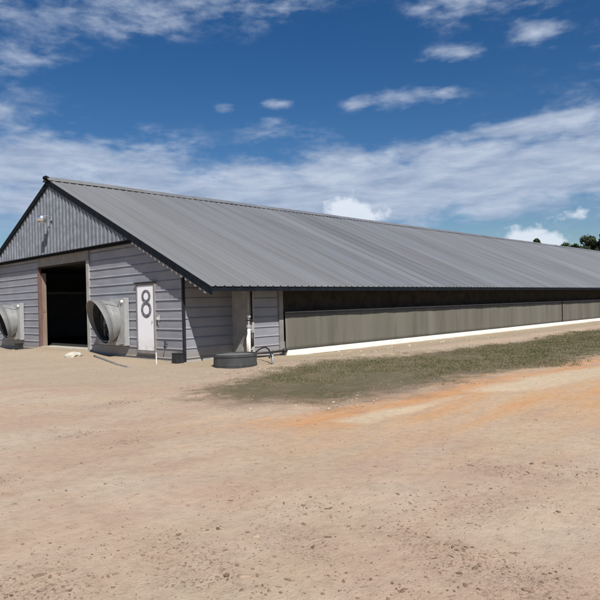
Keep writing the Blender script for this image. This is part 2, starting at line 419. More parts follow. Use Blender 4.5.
# roof: trapezoid ribs every 0.305 m
pr = []; x = -OF-.03; per = .305
while x < LEN:
    for dx, h in ((0,0),(.10,0),(.125,.028),(.165,.028),(.19,0)): pr.append((x+dx, h))
    x += per
pr.append((x, 0))
nrm = Vector((0,-SL,1)).normalized()
rows = [(-OS, ZE), (-OS+.02, ZE+SL*.02)]
vs = []; fs = []
def roof_side(sign):
    base = len(vs); steps = 9
    for i in range(steps+1):
        u = i/steps; y = -OS+(YC+OS)*u; z = ZE+(ZR-ZE)*u
        for (px, h) in pr:
            # sheets are never dead flat
            wob = .006*math.sin(px*1.7+i)*math.sin(px*.31)
            yy = y; zz = z+h+(wob if 0 < i < steps else 0)
            vs.append((px, yy if sign < 0 else W-yy, zz))
    n = len(pr)
    for i in range(steps):
        for k in range(n-1):
            a = base+i*n+k; f = (a, a+1, a+1+n, a+n)
            fs.append(f if sign < 0 else f[::-1])
roof_side(-1); roof_side(1)
roof = mesh_obj('roof', vs, fs, M['roof'], house)
sm = roof.modifiers.new('s', 'SOLIDIFY'); sm.thickness = .004; sm.offset = -1
# ridge cap
m = MB(); capw = .26; N = 60
xs_ = [-OF-.10]+[i*2.0 for i in range(0, 61)]
for s in (-1, 1):
    vv = []
    for x in xs_:
        lift = .075+.01*math.sin(x*.9)
        vv += [(x, YC+s*.0, ZR+lift+.03), (x, YC+s*capw, ZR-SL*capw+lift-.01), (x, YC+s*(capw+.01), ZR-SL*capw+lift-.035), (x, YC, ZR+lift-.0)]
    n = len(xs_); ff = []
    for i in range(n-1):
        for k in range(3):
            a = i*4+k; f = (a, a+4, a+5, a+1); ff.append(f if s < 0 else f[::-1])
    m.add(vv, ff)
m.build('ridge_cap', M['roof'], roof)
MB().beam((-OF-.16, YC, ZR+.075), (-OF-.02, YC, ZR+.02), .26, .11).build('ridge_end_cap', M['dark'], roof, bevel=.02)
# rake boards
for s in (-1, 1):
    m = MB(); y0 = -OS+.0 if s < 0 else W+OS; h = .235
    def q(y, dz): return (y, rz(y)+dz)
    ye = y0; yr = YC
    pts = [(ye, ZE-.012), (yr, ZR-.012), (yr, ZR-h), (ye, ZE-h)]
    m.add([(xx, y, z) for xx in (-OF-.035, -OF+.005) for (y, z) in pts], [(0,1,2,3),(7,6,5,4),(0,4,5,1),(1,5,6,2),(2,6,7,3),(3,7,4,0)])
    m.build('rake_board', M['dark'], house)
# soffit boards behind the rake board and dark sub-fascia under the eave
m = MB()
m.add([(-OF+.006,-OS+.05,ZE-.1),(-OF+.006,YC,ZR-.1),(0.06,YC,ZR-.1),(0.06,-OS+.05,ZE-.1)], [(0,1,2,3)])
m.add([(-OF+.006,W+OS-.05,ZE-.1),(-OF+.006,YC,ZR-.1),(0.06,YC,ZR-.1),(0.06,W+OS-.05,ZE-.1)], [(0,3,2,1)])
so = m.build('soffit', M['dark'], house); sd_ = so.modifiers.new('s','SOLIDIFY'); sd_.thickness = .012
MB().box(-OF+.01, LEN, -OS+.03, -OS+.065, ZE-.13, ZE-.005).build('eave_board', M['dark'], house)
MB().box(-OF+.01, LEN, W+OS-.065, W+OS-.03, ZE-.13, ZE-.005).build('eave_board', M['dark'], house)
# light rib ends under the rake board
y = 2.2
while y > -OS+.12:
    m = MB()
    z = rz(y)-.235; hh = .065+.02*random.random()
    m.add([(xx, y+dy, z+dz) for xx in (-OF-.02, -OF+.03) for dy,dz in ((-.05,-.012-.02),(.05,.012),(.035,-hh+.01),(-.035,-hh-.015))],
          [(0,1,2,3),(7,6,5,4),(0,4,5,1),(1,5,6,2),(2,6,7,3),(3,7,4,0)])
    m.build('rib_end', M['galvdull'], house)
    y -= .215+random.uniform(-.01,.01)

# gable cladding, vertical trapezoid ribs
per = .275; vs = []; fs = []; y = XS = 2.55
def gtop(y): return rz(y)-.10
prof = []
yL = -OS + (ZG-ZE+.1)/SL + .02; yH = W - yL
y = yL
while y < yH:
    for dy, h in ((0,0),(.115,0),(.15,.04),(.215,.04),(.25,0)):
        if y+dy < yH: prof.append((y+dy, h))
    y += per
prof.append((yH, 0))
if not any(abs(p[0]-YC) < 1e-6 for p in prof): pass
for (y, h) in prof:
    vs += [(XG-h, y, ZG), (XG-h, y, min(gtop(y), 99))]
for i in range(len(prof)-1):
    a = 2*i; fs.append((a, a+1, a+3, a+2))
o = mesh_obj('gable_cladding', vs, fs, M['gable'], house)
sm = o.modifiers.new('s', 'SOLIDIFY'); sm.thickness = .003
MB().box(XG-.045, XG+.012, yL-.05, yH+.05, ZG-.028, ZG-.002).build('gable_drip_trim', M['darkpost'], house)
MB().box(XG+.016, .02, yL-.25, yH+.25, ZG-.08, ZG-.03).build('gable_soffit', M['dark'], house)

# lower siding with horizontal ribs
def siding_profile(z0, z1, per=.292, off=0.04):
    z = z0; pts = [(z0, 0)]
    k = z0+off
    while k+.05 < z1:
        pts += [(k, 0), (k+.003, .028), (k+.010, .028), (k+.046, 0)]; k += per
        # shallow minor fold half way up
        if k-.15 < z1-.02 and k-.15 > pts[-1][0]: pts += [(k-.15, .002)]
    pts.append((z1, 0)); return pts
def front_siding(name, y0, y1, z0, z1, clip=None):
    P = siding_profile(z0, z1); vs = []; fs = []
    segs = 8
    for (z, h) in P:
        a, b = y0, y1
        if clip == 'right': a = max(y0, -OS+(z-ZE+.11)/SL)
        if clip == 'left': b = min(y1, W+OS-(z-ZE+.11)/SL)
        for i in range(segs+1):
            u = i/segs; yy = a+(b-a)*u
            dent = .004*math.sin(yy*3.1+z*5)*math.sin(z*9+yy)
            vs.append((-h+dent, yy, z))
    n = segs+1
    for j in range(len(P)-1):
        for i in range(segs): a = j*n+i; fs.append((a, a+n, a+n+1, a+1))
    o = mesh_obj(name, vs, fs, M['siding'], house)
    s = o.modifiers.new('s', 'SOLIDIFY'); s.thickness = .01; s.offset = 1 if False else -1
    return o
Y0, Y1, ZD = 5.84, 9.89, 3.37       # big doorway
D0, D1, DZ0, DZ1 = 1.445, 2.487, .244, 2.374
front_siding('front_siding', .03, Y0-.20, .02, ZG-.05, 'right')
front_siding('front_siding', Y1+.10, W-.03, .02, ZG-.05, 'left')
# far-left wing of the front wall mirrors the recess on the right: corner posts
MB().box(-.04,.035,-.035,.028,0,2.72).build('corner_post', M['darkpost'], house)
MB().box(-.04,.035,W-.028,W+.035,0,2.72).build('corner_post', M['darkpost'], house)
MB().box(-.035,.05,.03,Y0-.2,-.05,.018).build('base_trim', M['lighttrim'], house)
MB().box(-.035,.05,Y1+.1,W-.03,-.05,.018).build('base_trim', M['lighttrim'], house)

# doorway surround
MB().box(-.05,.06,Y0-.2,Y1+.1,ZD,ZG-.056).build('doorway_header', M['trim'], house, bevel=.006)
MB().box(-.052,.10,Y0-.198,Y0,0,ZD-.002).build('doorway_jamb', M['lighttrim'], house, bevel=.006)
MB().box(-.052,.06,Y1,Y1+.098,0,ZD-.002).build('doorway_jamb', M['redjamb'], house, bevel=.006)
# tan leaf folded back inside on the left
dl = MB().box(.062,.24,Y1-.035,Y1+.012,.14,ZD-.25).build('sliding_door_leaf', M['wood'], house)
MB().box(.08,.22,Y1-.05,Y1-.036,1.55,1.68).build('door_rail', M['wood'], dl)
MB().box(-.02,.5,Y0,Y1,.0,.172).build('threshold', M['concrete'], house)

# personnel door
door = MB().box(-.052,-.02,D0+.06,D1-.06,DZ0+.03,DZ1-.06).build('door', M['white'], house, bevel=.004)
m = MB().box(-.066,.0,D0-.01,D0+.055,DZ0,DZ1).box(-.066,.0,D1-.055,D1+.01,DZ0,DZ1).box(-.068,.0,D0-.012,D1+.012,DZ1-.054,DZ1+.012).box(-.09,.0,D0-.012,D1+.012,DZ0-.06,DZ0+.012)
m.build('door_frame', M['trim'], house, bevel=.003)
MB().box(-.11,-.0,D0-.05,D1+.05,DZ1+.016,DZ1+.05).build('door_drip_cap', M['darkpost'], house)
kn = Matrix.Translation((-.052, D0+.13, 1.18)) @ Matrix.Rotation(-math.pi/2, 4, 'Y')
MB().lathe([(.001,.04),(.016,.038),(.02,.03),(.016,.02),(.008,.016),(.008,.006),(.022,.005),(.022,0)], 20, kn).build('door_handle', M['steel'], door, True)
for z in (.5, 1.25, 2.05): MB().box(-.060,-.05,D1-.075,D1-.05,z,z+.09).build('hinge', M['galvdull'], door)
# the painted figure 8: two joined rings with ragged stencil edges
cy = (D0+D1)/2-.035
def in8(y, z):
    import math as mm
    a1 = mm.hypot(y/.262, (z-1.955)/.215); b1 = mm.hypot(y/.135, (z-1.965)/.115)
    a2 = mm.hypot(y/.30, (z-1.545)/.265); b2 = mm.hypot(y/.17, (z-1.545)/.145)
    return (a1 < 1 or a2 < 1) and b1 > 1 and b2 > 1
m = MB(); st = .01; cells = {}
rg = random.Random(4)
ny_, nz_ = 64, 100
for j in range(nz_):
    z = 1.26+j*st
    i = 0
    while i < ny_:
        y = -.32+i*st
        jit = lambda: rg.uniform(-.004,.004)
        if in8(y+jit(), z+jit()):
            k = i
            while k < ny_ and in8(-.32+k*st+jit(), z+jit()): k += 1
            m.box(-.0545,-.0515,cy-(-.32+k*st),cy-(y),z,z+st*.999); i = k
        i += 1
m.build('painted_number', M['number'], door)

# recessed side wall, return and side siding
def side_siding(name, x0, x1, yp, z0, z1):
    P = siding_profile(z0, z1); vs = []; fs = []; segs = 5
    for (z, h) in P:
        for i in range(segs+1):
            xx = x0+(x1-x0)*i/segs; vs.append((xx, yp-h+.003*math.sin(xx*4+z*6), z))
    n = segs+1
    for j in range(len(P)-1):
        for i in range(segs): a = j*n+i; fs.append((a, a+1, a+n+1, a+n))
    o = mesh_obj(name, vs, fs, M['siding'], house); s = o.modifiers.new('s','SOLIDIFY'); s.thickness = .01; s.offset = -1
    return o
side_siding('recess_siding', .04, XR, 0, .05, 2.75)
MB().box(.03,XR,-.03,.03,-.05,.048).build('base_trim', M['lighttrim'], house)
MB().box(XR,XR+.05,-DR,-.001,-.1,2.42).build('return_panel', M['lighttrim'], house)
side_siding('side_siding', XR+.10, XC-.16, -DR, .0, 2.30)
MB().box(XR-.004,XR+.098,-DR-.03,-DR+.0,-.1,2.30).build('side_corner_trim', M['lighttrim'], house)
MB().box(XC-.158,XC+.02,-DR-.055,-DR+.05,-.1,2.28).build('curtain_end_post', M['trim'], house, bevel=.006)
# header above the curtain opening
MB().box(XR,LEN,-DR+.0,-DR+.06,2.301,2.5).build('side_header', M['trim'], house)
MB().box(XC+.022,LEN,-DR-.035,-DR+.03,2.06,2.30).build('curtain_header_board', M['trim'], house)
MB().box(XC+.02,LEN-.06,-DR+.122,-DR+.128,.16,2.3).build('opening_shade_panel', M['gapshade'], house)  # added flat sheet, darkened to read as shade in the opening
# low wall behind the curtain
MB().box(XC+.02,LEN,-DR+.0,-DR+.03,-.1,.42).build('low_side_wall', M['trim'], house)
# curtains, gently rippled; gaps at the joins
joints = [XC+.03, 26.30, 49.5, 72.7, 96, LEN]
for a, b in zip(joints[:-1], joints[1:]):
    n = int((b-a)/.12); vs = []; fs = []; rows = 9
    x0, x1 = a+.03, b-.10
    for j in range(rows+1):
        z = .15+(1.345-.15)*j/rows
        for i in range(n+1):
            xx = x0+(x1-x0)*i/n
            rip = .010*math.sin(xx*2.1+1.3*math.sin(xx*.7))+.006*math.sin(xx*6.3+z)+.004*math.sin(xx*15+2*z)
            sag = -.012*math.sin(math.pi*j/rows)
            zz = z+(.012*math.sin(xx*1.05) if j == rows else 0)
            vs.append((xx, -DR-.095+rip*(.4+.6*j/rows)+sag, zz))
    for j in range(rows):
        for i in range(n): q_ = j*(n+1)+i; fs.append((q_, q_+1, q_+n+2, q_+n+1))
    o = mesh_obj('curtain', vs, fs, M['curtain'], house, True); s = o.modifiers.new('s','SOLIDIFY'); s.thickness = .006
    MB().tube([(x0,-DR-.105,1.352),(x1,-DR-.105,1.352)], .018, 8).build('curtain_rod', M['trim'], o)
    MB().box(x1+.012,x1+.075,-DR-.06,-DR-.001,.16,1.4).build('joint_post', M['darkpost'], house)
# white boards at the wall foot
m = MB(); x = XC
k = 0
while x < LEN:
    e = min(x+6.0, LEN)
    MB().box(x+.004,e-.004,-DR-.20+.004*(k%2),-DR-.035,-.06,.135).build('white_base_board', M['whitepvc'], house, bevel=.03); x = e; k += 1
# far side wall and far end, inside darkness
m = MB().box(.05,LEN,W+DR-.02,W+DR,-.1,2.5).box(LEN-.05,LEN,-DR,W+DR,-.1,2.5)
m.add([(LEN-.03,-DR,2.5),(LEN-.03,W+DR,2.5),(LEN-.03,YC,ZR-.15)], [(0,1,2)])
m.build('far_wall', M['siding'], house)
MB().box(.02,1.8,W-.0,W+.03,-.1,2.75).box(1.8,1.85,W,W+DR-.021,-.1,2.5).build('far_recess_wall', M['siding'], house)
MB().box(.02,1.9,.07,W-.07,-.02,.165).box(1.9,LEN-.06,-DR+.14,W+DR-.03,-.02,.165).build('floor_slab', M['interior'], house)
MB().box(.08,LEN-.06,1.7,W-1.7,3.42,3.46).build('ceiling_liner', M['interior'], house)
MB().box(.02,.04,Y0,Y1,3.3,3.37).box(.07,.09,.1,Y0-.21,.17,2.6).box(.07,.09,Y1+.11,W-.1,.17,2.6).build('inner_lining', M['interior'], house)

# ------------------------------------------------------------------ exhaust fans
def make_fan():
    f = empty('exhaust_fan', (0,0,0))
    y0, y1, z0, z1 = -.86, .86, .40, 1.96       # local y about the fan centre, wall at x=0
    m = MB()
    m.box(-.20,-.026,y0,y1,z0,z0+.04).box(-.20,-.026,y0,y1,z1-.04,z1).box(-.20,-.026,y0,y0+.04,z0+.04,z1-.04).box(-.20,-.026,y1-.04,y1,z0+.04,z1-.04)
    # front plate with a round hole
    n = 48; hole = .66; zc0 = (z0+z1)/2; vs = []; fs = []
    for k in range(n):
        a = 2*math.pi*k/n; ca, sa = math.cos(a), math.sin(a)
        s = min((y1-.0)/max(abs(ca),1e-6), ((z1-z0)/2)/max(abs(sa),1e-6))
        vs += [(-.205, hole*ca, zc0+hole*sa), (-.205, s*ca, zc0+s*sa), (-.195, s*ca, zc0+s*sa), (-.195, hole*ca, zc0+hole*sa)]
    for k in range(n):
        a = 4*k; b = 4*((k+1)%n); fs += [(a,b,b+1,a+1),(a+2,b+2,b+3,a+3),(a+1,b+1,b+2,a+2)]
    m.add(vs, fs)
    m.build('fan_box', M['galvdull'], f)
    # discharge cone
    ax = Vector((-math.cos(.33)*math.cos(.14), math.cos(.33)*math.sin(.14), -math.sin(.33)))
    C1 = Vector((-.72, -.09, 1.175)); C0 = Vector((-.21, 0, 1.20))
    e1 = ax.cross(Vector((0,0,1))).normalized(); e2 = e1.cross(ax).normalized()
    n = 64; vs = []; fs = []; rows = 8
    def ring(u, dr):
        c = C0.lerp(C1, u); r = .665+(.75-.665)*u+dr
        # the frame turns from the wall plane into the tilted mouth
        A1 = Vector((0,-1,0)).lerp(e1, u).normalized(); A2 = Vector((0,0,1)).lerp(e2, u).normalized()
        if A1.dot(Vector((0,-1,0))) < 0: pass
        return [c+(A1*math.cos(2*math.pi*k/n)+A2*math.sin(2*math.pi*k/n))*r for k in range(n)]
    if e1.y > 0: e1 = -e1
    loops = [ring(i/rows, 0) for i in range(rows+1)]+[ring(1,.022), ring(.985,.022), ring(.98,.006)]
    for L in loops: vs += L
    for j in range(len(loops)-1):
        for k in range(n): a = j*n+k; b = j*n+(k+1)%n; fs.append((a, b, b+n, a+n))
    cone = mesh_obj('discharge_cone', vs, fs, M['galv'], f, True)
    cone.modifiers.new('e','EDGE_SPLIT').split_angle = R(40)
    lin = [ring(.62-.62*i/rows, .004) for i in range(rows+1)]; rim = [ring(.98,.006), ring(.62,.003), ring(.62,-.004)]
    vs = [p for L_ in rim for p in L_]; fs = [(j*n+k, j*n+(k+1)%n, (j+1)*n+(k+1)%n, (j+1)*n+k) for j in range(2) for k in range(n)]
    mesh_obj('inner_rim', vs, fs, M['galv'], cone, True)
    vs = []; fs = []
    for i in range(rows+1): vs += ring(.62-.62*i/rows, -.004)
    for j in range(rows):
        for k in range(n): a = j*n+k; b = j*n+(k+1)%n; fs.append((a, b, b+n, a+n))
    mesh_obj('cone_inner_shade', vs, fs, M['shadetone'], cone, True)  # added inner skin, painted dark as the mouth's own shade
    # two swaged bands round the cone
    m = MB()
    for u in (.45,): m.tube([tuple(p) for p in ring(u, .008)]+[tuple(ring(u,.008)[0])], .012, 6, False)
    m.build('swaged_band', M['galvdull'], cone)
    # straps that carry the cone
    m = MB(); m2 = MB(); m3 = MB()
    m.beam((-.205,-.80,z0+.06), tuple(ring(.93,.02)[n*3//4-6]), .035, .012); m2.beam((-.205,.80,z0+.06), tuple(ring(.93,.02)[n*3//4+6]), .035, .012)
    m3.beam((-.205,-.72,z1-.04), tuple(ring(.6,.02)[n//4-6]), .035, .012)
    for q in (m, m2, m3): q.build('strap', M['galv'], f)
    # shutter and fan inside
    m = MB()
    for k in range(11): z = .66+k*.10; m.beam((-.05,-.6,z),(-.05,.6,z), .012, .085, (1,0,.5))
    m.build('shutter', M['black'], f)
    hub = Matrix.Translation((-.17,0,1.18)) @ Matrix.Rotation(-math.pi/2, 4, 'Y')
    m = MB().lathe([(.001,.03),(.09,.03),(.1,.0),(.1,-.04)], 20, hub)
    for k in range(6):
        a = k*math.pi/3
        d = Vector((0, math.cos(a), math.sin(a))); p = Vector((0,-math.sin(a),math.cos(a)))
        c = Vector((-.15,0,1.18)); t_ = Vector((.03,0,0))
        q = [c+d*.09-p*.05-t_, c+d*.09+p*.05+t_, c+d*.58+p*.12+t_, c+d*.60-p*.10-t_]
        m.add(q+[v+Vector((.004,0,0)) for v in q], [(0,1,2,3),(7,6,5,4),(0,4,5,1),(1,5,6,2),(2,6,7,3),(3,7,4,0)])
    m.build('fan_blades', M['galvdull'], f)
    # switch box on the plate corner
    MB().lathe([(.001,.06),(.045,.055),(.055,.02),(.055,0)], 16, Matrix.Translation((-.206,y0+.10,z1-.13)) @ Matrix.Rotation(-math.pi/2,4,'Y')).build('switch_cap', M['whitepvc'], f, True)
    return f
def copy_tree(o, parent=None):
    c = o.copy(); COL.objects.link(c)
    if parent is not None: c.parent = parent
    for ch in [x for x in scene.objects if x.parent == o]: copy_tree(ch, c)
    return c
fan = make_fan(); fan.location = (0, 3.86, 0)
tag(fan, 'galvanised exhaust fan cone on the wall between the dark doorway and white door', 'exhaust fan', 'exhaust fans on the front wall')
bpy.context.view_layer.update()
fan2 = copy_tree(fan); fan2.location = (0, 12.36, 0)
tag(fan2, 'galvanised exhaust fan cone left of the dark doorway, cut by the picture edge', 'exhaust fan', 'exhaust fans on the front wall')

# ------------------------------------------------------------------ gable lamp
L = empty('gable_lamp', (XG-.045, 8.0, 5.1))
tag(L, 'round shiny metal floodlight on a short arm high on the gable', 'lamp')
MB().box(-.03,.0,-.06,.06,-.09,.09).build('mounting_plate', M['galvdull'], L, bevel=.005)
MB().tube([(-.03,0,.03),(-.16,0,.08),(-.28,0,.07),(-.33,0,.02)], .018, 8).build('lamp_arm', M['galvdull'], L, True)
Ml = Matrix.Translation((-.36,0,-.05)) @ Matrix.Rotation(R(12),4,'Y')
MB().lathe([(.001,.18),(.06,.172),(.12,.14),(.165,.08),(.18,.01),(.17,-.06),(.13,-.12),(.125,-.12),(.16,-.06),(.17,.01),(.155,.075),(.11,.13),(.05,.165),(.001,.172)], 28, Ml).build('lamp_shade', M['chrome'], L, True)
MB().lathe([(.001,.08),(.05,.06),(.055,-.03),(.04,-.09),(.001,-.11)], 20, Ml).build('bulb', M['whitepvc'], L, True)

# conduit under the lamp down the gable cladding
# ------------------------------------------------------------------ small things on the front wall
s = empty('wall_spigot', (-.03, .84, .50)); tag(s, 'small black tap on the siding right of the white door', 'tap')
MB().tube([(0,0,0),(-.07,0,0),(-.10,0,-.02),(-.11,0,-.09)], .018, 8).build('spout', M['black'], s, True)
MB().tube([(-.06,-.06,.07),(-.06,.06,.07)], .011, 6).tube([(-.06,0,0),(-.06,0,.07)], .009, 6).build('tap_handle', M['black'], s)
MB().tube([(-.0,.09,-.09),(-.045,.07,-.02),(-.05,.07,.1)], .014, 6).build('riser_pipe', M['black'], s, True)
s = empty('outlet_box', (-.03, 1.24, 1.30)); tag(s, 'small pale electrical outlet box beside the handle side of the white door', 'outlet box')
MB().box(-.06,0,-.055,.055,-.08,.08).build('housing', M['lighttrim'], s, bevel=.006)
MB().box(-.068,-.061,-.035,.035,-.06,.02).build('flap_cover', M['whitepvc'], s)
MB().tube([(-.02,0,-.08),(-.02,0,-.22)], .012, 8).build('conduit', M['galvdull'], s)
def bait_box(loc, label, sc=1, rz_=0):
    b = empty('bait_box', loc, rz_); tag(b, label, 'box', 'black bait boxes at the wall foot')
    m = MB(); w, d, h = .13*sc, .12*sc, .26*sc
    m.add([(-d,-w,0),(d,-w,0),(d,w,0),(-d,w,0),(-d*.9,-w*.93,h),(d*.95,-w*.93,h),(d*.95,w*.93,h),(-d*.9,w*.93,h)],
          [(3,2,1,0),(4,5,6,7),(0,1,5,4),(1,2,6,5),(2,3,7,6),(3,0,4,7)])
    m.build('casing', M['black'], b, bevel=.012)
    MB().box(-d*1.0,d*1.0,-w*1.03,w*1.03,h-.004,h+.028).build('lid', M['black'], b, bevel=.008)
    return b
bait_box((-.26,-.02,gz(-.26,-.02)-.01), 'black box on the ground at the dark front corner post', 1.05)
bait_box((-.28,11.45,gz(-.28,11.45)-.01), 'black box at the wall foot beside the left fan', 1.0, .2)
# stake
m = empty('marker_stake', (-.72,.38,gz(-.72,.38))); tag(m, 'thin pale stake standing upright just in front of the siding', 'stake')
MB().beam((0,0,-.05),(.012,.01,.33),.028,.02,(1,0,0)).build('shaft', M['whitepvc'], m)
# old pipe half sunk in the dirt beside the doorway
pts = []
for i in range(17):
    u = i/16; x = -.62+(-1.75+.62)*u; y = 4.25+(.1-4.25)*u
    pts.append((x+.03*math.sin(u*7), y, gz(x, y)+.028-.03*u))
tag(MB().tube(pts, .036, 8).build('old_pipe', M['trim'], smooth=True), 'long thin old pipe lying in the dirt below the middle fan', 'pipe')
# rubble lump
bm = bmesh.new(); bmesh.ops.create_icosphere(bm, subdivisions=3, radius=1)
for v in bm.verts:
    d = v.co.normalized(); k = 1+.35*(vnoise(np.array([d.x*2+5]), np.array([d.y*2+d.z*1.7+5]), 1.6, 31)[0])+.12*vnoise(np.array([d.x*6+9]), np.array([d.y*6+d.z*5+9]), 1, 33)[0]
    v.co = Vector((d.x*.30*k, d.y*.26*k, max(-.05, d.z*.13*k)))
me2 = bpy.data.meshes.new('rubble_lump'); bm.to_mesh(me2); bm.free(); me2.materials.append(M['concrete'])
o = link(bpy.data.objects.new('rubble_lump', me2)); o.location = (-1.0, 4.95, gz(-1.0,4.95)+.02); tag(o, 'pale lump of broken concrete at the right foot of the doorway', 'rubble')

# ------------------------------------------------------------------ water tub and standpipe
tx, ty = -.03, -2.31
T = empty('water_tub', (tx,ty,gz(tx,ty)-.06)); tag(T, 'low round black water tub with a grey lid by the recessed wall', 'tub')
MB().lathe([(.55,0),(.58,.01),(.575,.10),(.58,.11),(.58,.135),(.57,.145),(.565,.32),(.585,.335),(.585,.39),(.565,.395),(.55,.39),(.545,.05)], 56).build('shell', M['tank'], T, True).modifiers.new('e','EDGE_SPLIT').split_angle = R(35)
MB().lathe([(.001,.375),(.3,.372),(.50,.368),(.544,.36),(.544,.35),(.001,.35)], 48).build('lid', M['lid'], T)
S = empty('standpipe', (1.60,-1.02,0)); tag(S, 'white water standpipe with meter and valve rising beside the tub', 'standpipe')
MB().tube([(0,0,-.05),(0,0,.95)], .048, 12).build('white_pipe', M['whitepvc'], S, True)
MB().tube([(-.07,0,.2),(-.07,0,.62),(0,0,.80)], .03, 10).build('bypass_pipe', M['whitepvc'], S, True)
MB().lathe([(.06,-.05),(.07,-.03),(.07,.03),(.06,.05)], 14, Matrix.Translation((0,0,.97))).tube([(0,0,1.0),(0,0,1.22)], .03, 10).build('valve_body', M['galvdull'], S)
MB().tube([(-.13,-.02,1.16),(.13,-.02,1.16)], .018, 8).tube([(0,-.13,1.16),(0,.08,1.16)], .018, 8).build('valve_handle', M['black'], S)
MB().lathe([(.001,-.02),(.05,-.015),(.06,.03),(.045,.07),(.001,.08)], 16, Matrix.Translation((0,-.01,1.25))).build('pressure_cap', M['whitepvc'], S, True)
MB().tube([(.10,-.03,.38),(.10,-.03,.78)], .052, 12).build('filter_housing', M['black'], S, True)
MB().tube([(.10,-.03,.80),(.10,-.02,.86),(.0,0,.90)], .022, 8).build('filter_pipe', M['galvdull'], S, True)
MB().tube([(.10,-.03,.38),(.10,-.03,.28),(0,0,.26)], .022, 8).build('filter_pipe', M['galvdull'], S, True)
C_ = empty('conduit', (1.78,-.96,0)); tag(C_, 'twin vertical conduits running from the standpipe up to the eave', 'conduit')
MB().tube([(0,0,1.1),(0,0,2.2)], .03, 8).build('dark_conduit', M['darkpost'], C_, True)
MB().tube([(-.13,0,1.2),(-.13,0,2.2)], .026, 8).build('grey_conduit', M['lighttrim'], C_, True)
# hose
pts = []
for i in range(25):
    u = i/24; x = 1.62+(.72-1.62)*u; y = -1.15+(-2.95+1.15)*u
    pts.append((x+.15*math.sin(u*3.1), y, gz(x,y)+.05+.34*math.sin(math.pi*min(1,u*1.05))**.7))
tag(MB().tube(pts, .022, 8).build('water_hose', M['black'], smooth=True), 'black hose arching over the ground right of the tub', 'hose')
tag(MB().tube([(1.75,-1.02,.16),(2.4,-1.04,.13),(3.04,-1.07,.15)], .035, 8).tube([(2.98,-1.07,.15),(3.10,-1.07,.15)], .065, 10).build('drain_pipe', M['black'], smooth=True), 'black pipe lying low along the siding up to the white boards', 'pipe')
H = empty('yard_hydrant', (.58,-3.1,gz(.58,-3.1))); tag(H, 'short steel tap post in the dirt right of the tub', 'tap')
MB().tube([(0,0,-.05),(0,0,.26)], .028, 10).build('post', M['galvdull'], H, True)
MB().tube([(0,0,.22),(-.09,0,.22),(-.12,0,.17)], .022, 8).build('spout', M['black'], H, True)
MB().tube([(0,0,.26),(.03,0,.36)], .016, 8).build('lever', M['black'], H, True)

# ------------------------------------------------------------------ trees far behind the roof
tl = NT('dark tree foliage')
oi = tl.n.new('ShaderNodeObjectInfo')
cc = tl.ramp(tl.noise(.35, detail=4), [(.3,(.028,.045,.022)),(.5,(.042,.062,.028)),(.72,(.07,.088,.04))])
M['leaf'] = tl.out(cc, .7, 0, .2)
M['bark'] = simple('grey brown bark', (.10,.08,.06), .9)
def far_tree(x, y, h, w, kind, label, seed):
    r = random.Random(seed); T = empty('pine_tree' if kind == 'pine' else 'broadleaf_tree', (x,y,-.2))
    tag(T, label, 'tree', 'trees far behind the roof')
    m = MB(); m.tube([(0,0,0),(r.uniform(-.2,.2),r.uniform(-.2,.2),h*.45),(r.uniform(-.3,.3),r.uniform(-.3,.3),h*.93)], [.3+h*.008,.2,.05], 8)
    clumps = []
    for k in range(26 if kind != 'pine' else 20):
        if kind == 'pine':
            u = r.random(); zz = h*(.55+.43*u); rr = w*(1.05-u)*.9
        else:
            u = r.random(); zz = h*(.32+.62*u); rr = w*math.sin(math.pi*(.15+.75*u))
        a = r.uniform(0,6.28); q = rr*math.sqrt(r.random()); c = (q*math.cos(a), q*math.sin(a), zz)
        clumps.append((c, w*r.uniform(.22,.42)))
        m.tube([(0,0,zz*.82),(c[0]*.6,c[1]*.6,zz*.93),c], [.10,.06,.03], 5)
    m.build('trunk', M['bark'], T)
    m = MB()
    for c, cr in clumps:
        for i in range(230):
            d = Vector((r.gauss(0,1), r.gauss(0,1), r.gauss(0,.75))).normalized()*cr*r.random()**.4
            p = Vector(c)+d; s = r.uniform(.09,.22)
            n1 = Vector((r.gauss(0,1), r.gauss(0,1), r.gauss(0,1))).normalized(); n2 = n1.orthogonal().normalized()*s; n3 = n1.cross(n2)
            m.add([p-n2-n3*.6, p+n2-n3*.6, p+n2*.6+n3, p-n2*.6+n3], [(0,1,2,3)])
    m.build('crown', M['leaf'], T)
def place(px_az, dist): a = R(px_az); return CAMX+dist*math.cos(a), CAMY+dist*math.sin(a)
# azimuths of the visible tops, from the photograph
tspec = [(22.35,150,15.6,1.7,'pine','lone small pine top showing above the roof ridge, leftmost of the trees'),
         (20.75,150,14.9,2.4,'broadleaf','rounded tree top just right of the lone pine'),
         (20.0,153,14.6,2.6,'broadleaf','low leafy tree top right of the rounded tree'),
         (19.45,156,15.0,2.6,'broadleaf','low leafy tree in the middle of the tree line above the ridge'),
         (18.95,154,14.9,2.6,'broadleaf','low leafy tree behind the ridge, left of the broad tall tree'),
         (18.4,152,15.8,2.8,'broadleaf','broad taller tree with a flat top above the ridge'),
         (17.85,155,15.3,2.8,'broadleaf','leafy tree in the dip between the two taller trees'),
         (17.4,153,15.4,2.6,'broadleaf','leafy tree just left of the pine at the right edge'),
         (16.95,150,16.2,2.6,'pine','tall dark pine at the right edge of the photo'),
         (16.4,153,15.6,2.8,'broadleaf','bushy tree beyond the pine at the right edge'),
         (15.6,151,15.9,3.2,'broadleaf','second bushy tree beyond the pine at the right edge'),
         (14.6,153,16.3,3.2,'pine','second pine beyond the right edge of the photo'),
         (13.6,151,15.6,3.4,'broadleaf','bushy tree outside the right edge, last of the line')]
for i,(az,ds,h,w,k,lab) in enumerate(tspec):
    x, y = place(az, ds); far_tree(x, y, h, w, k, lab, 100+i)

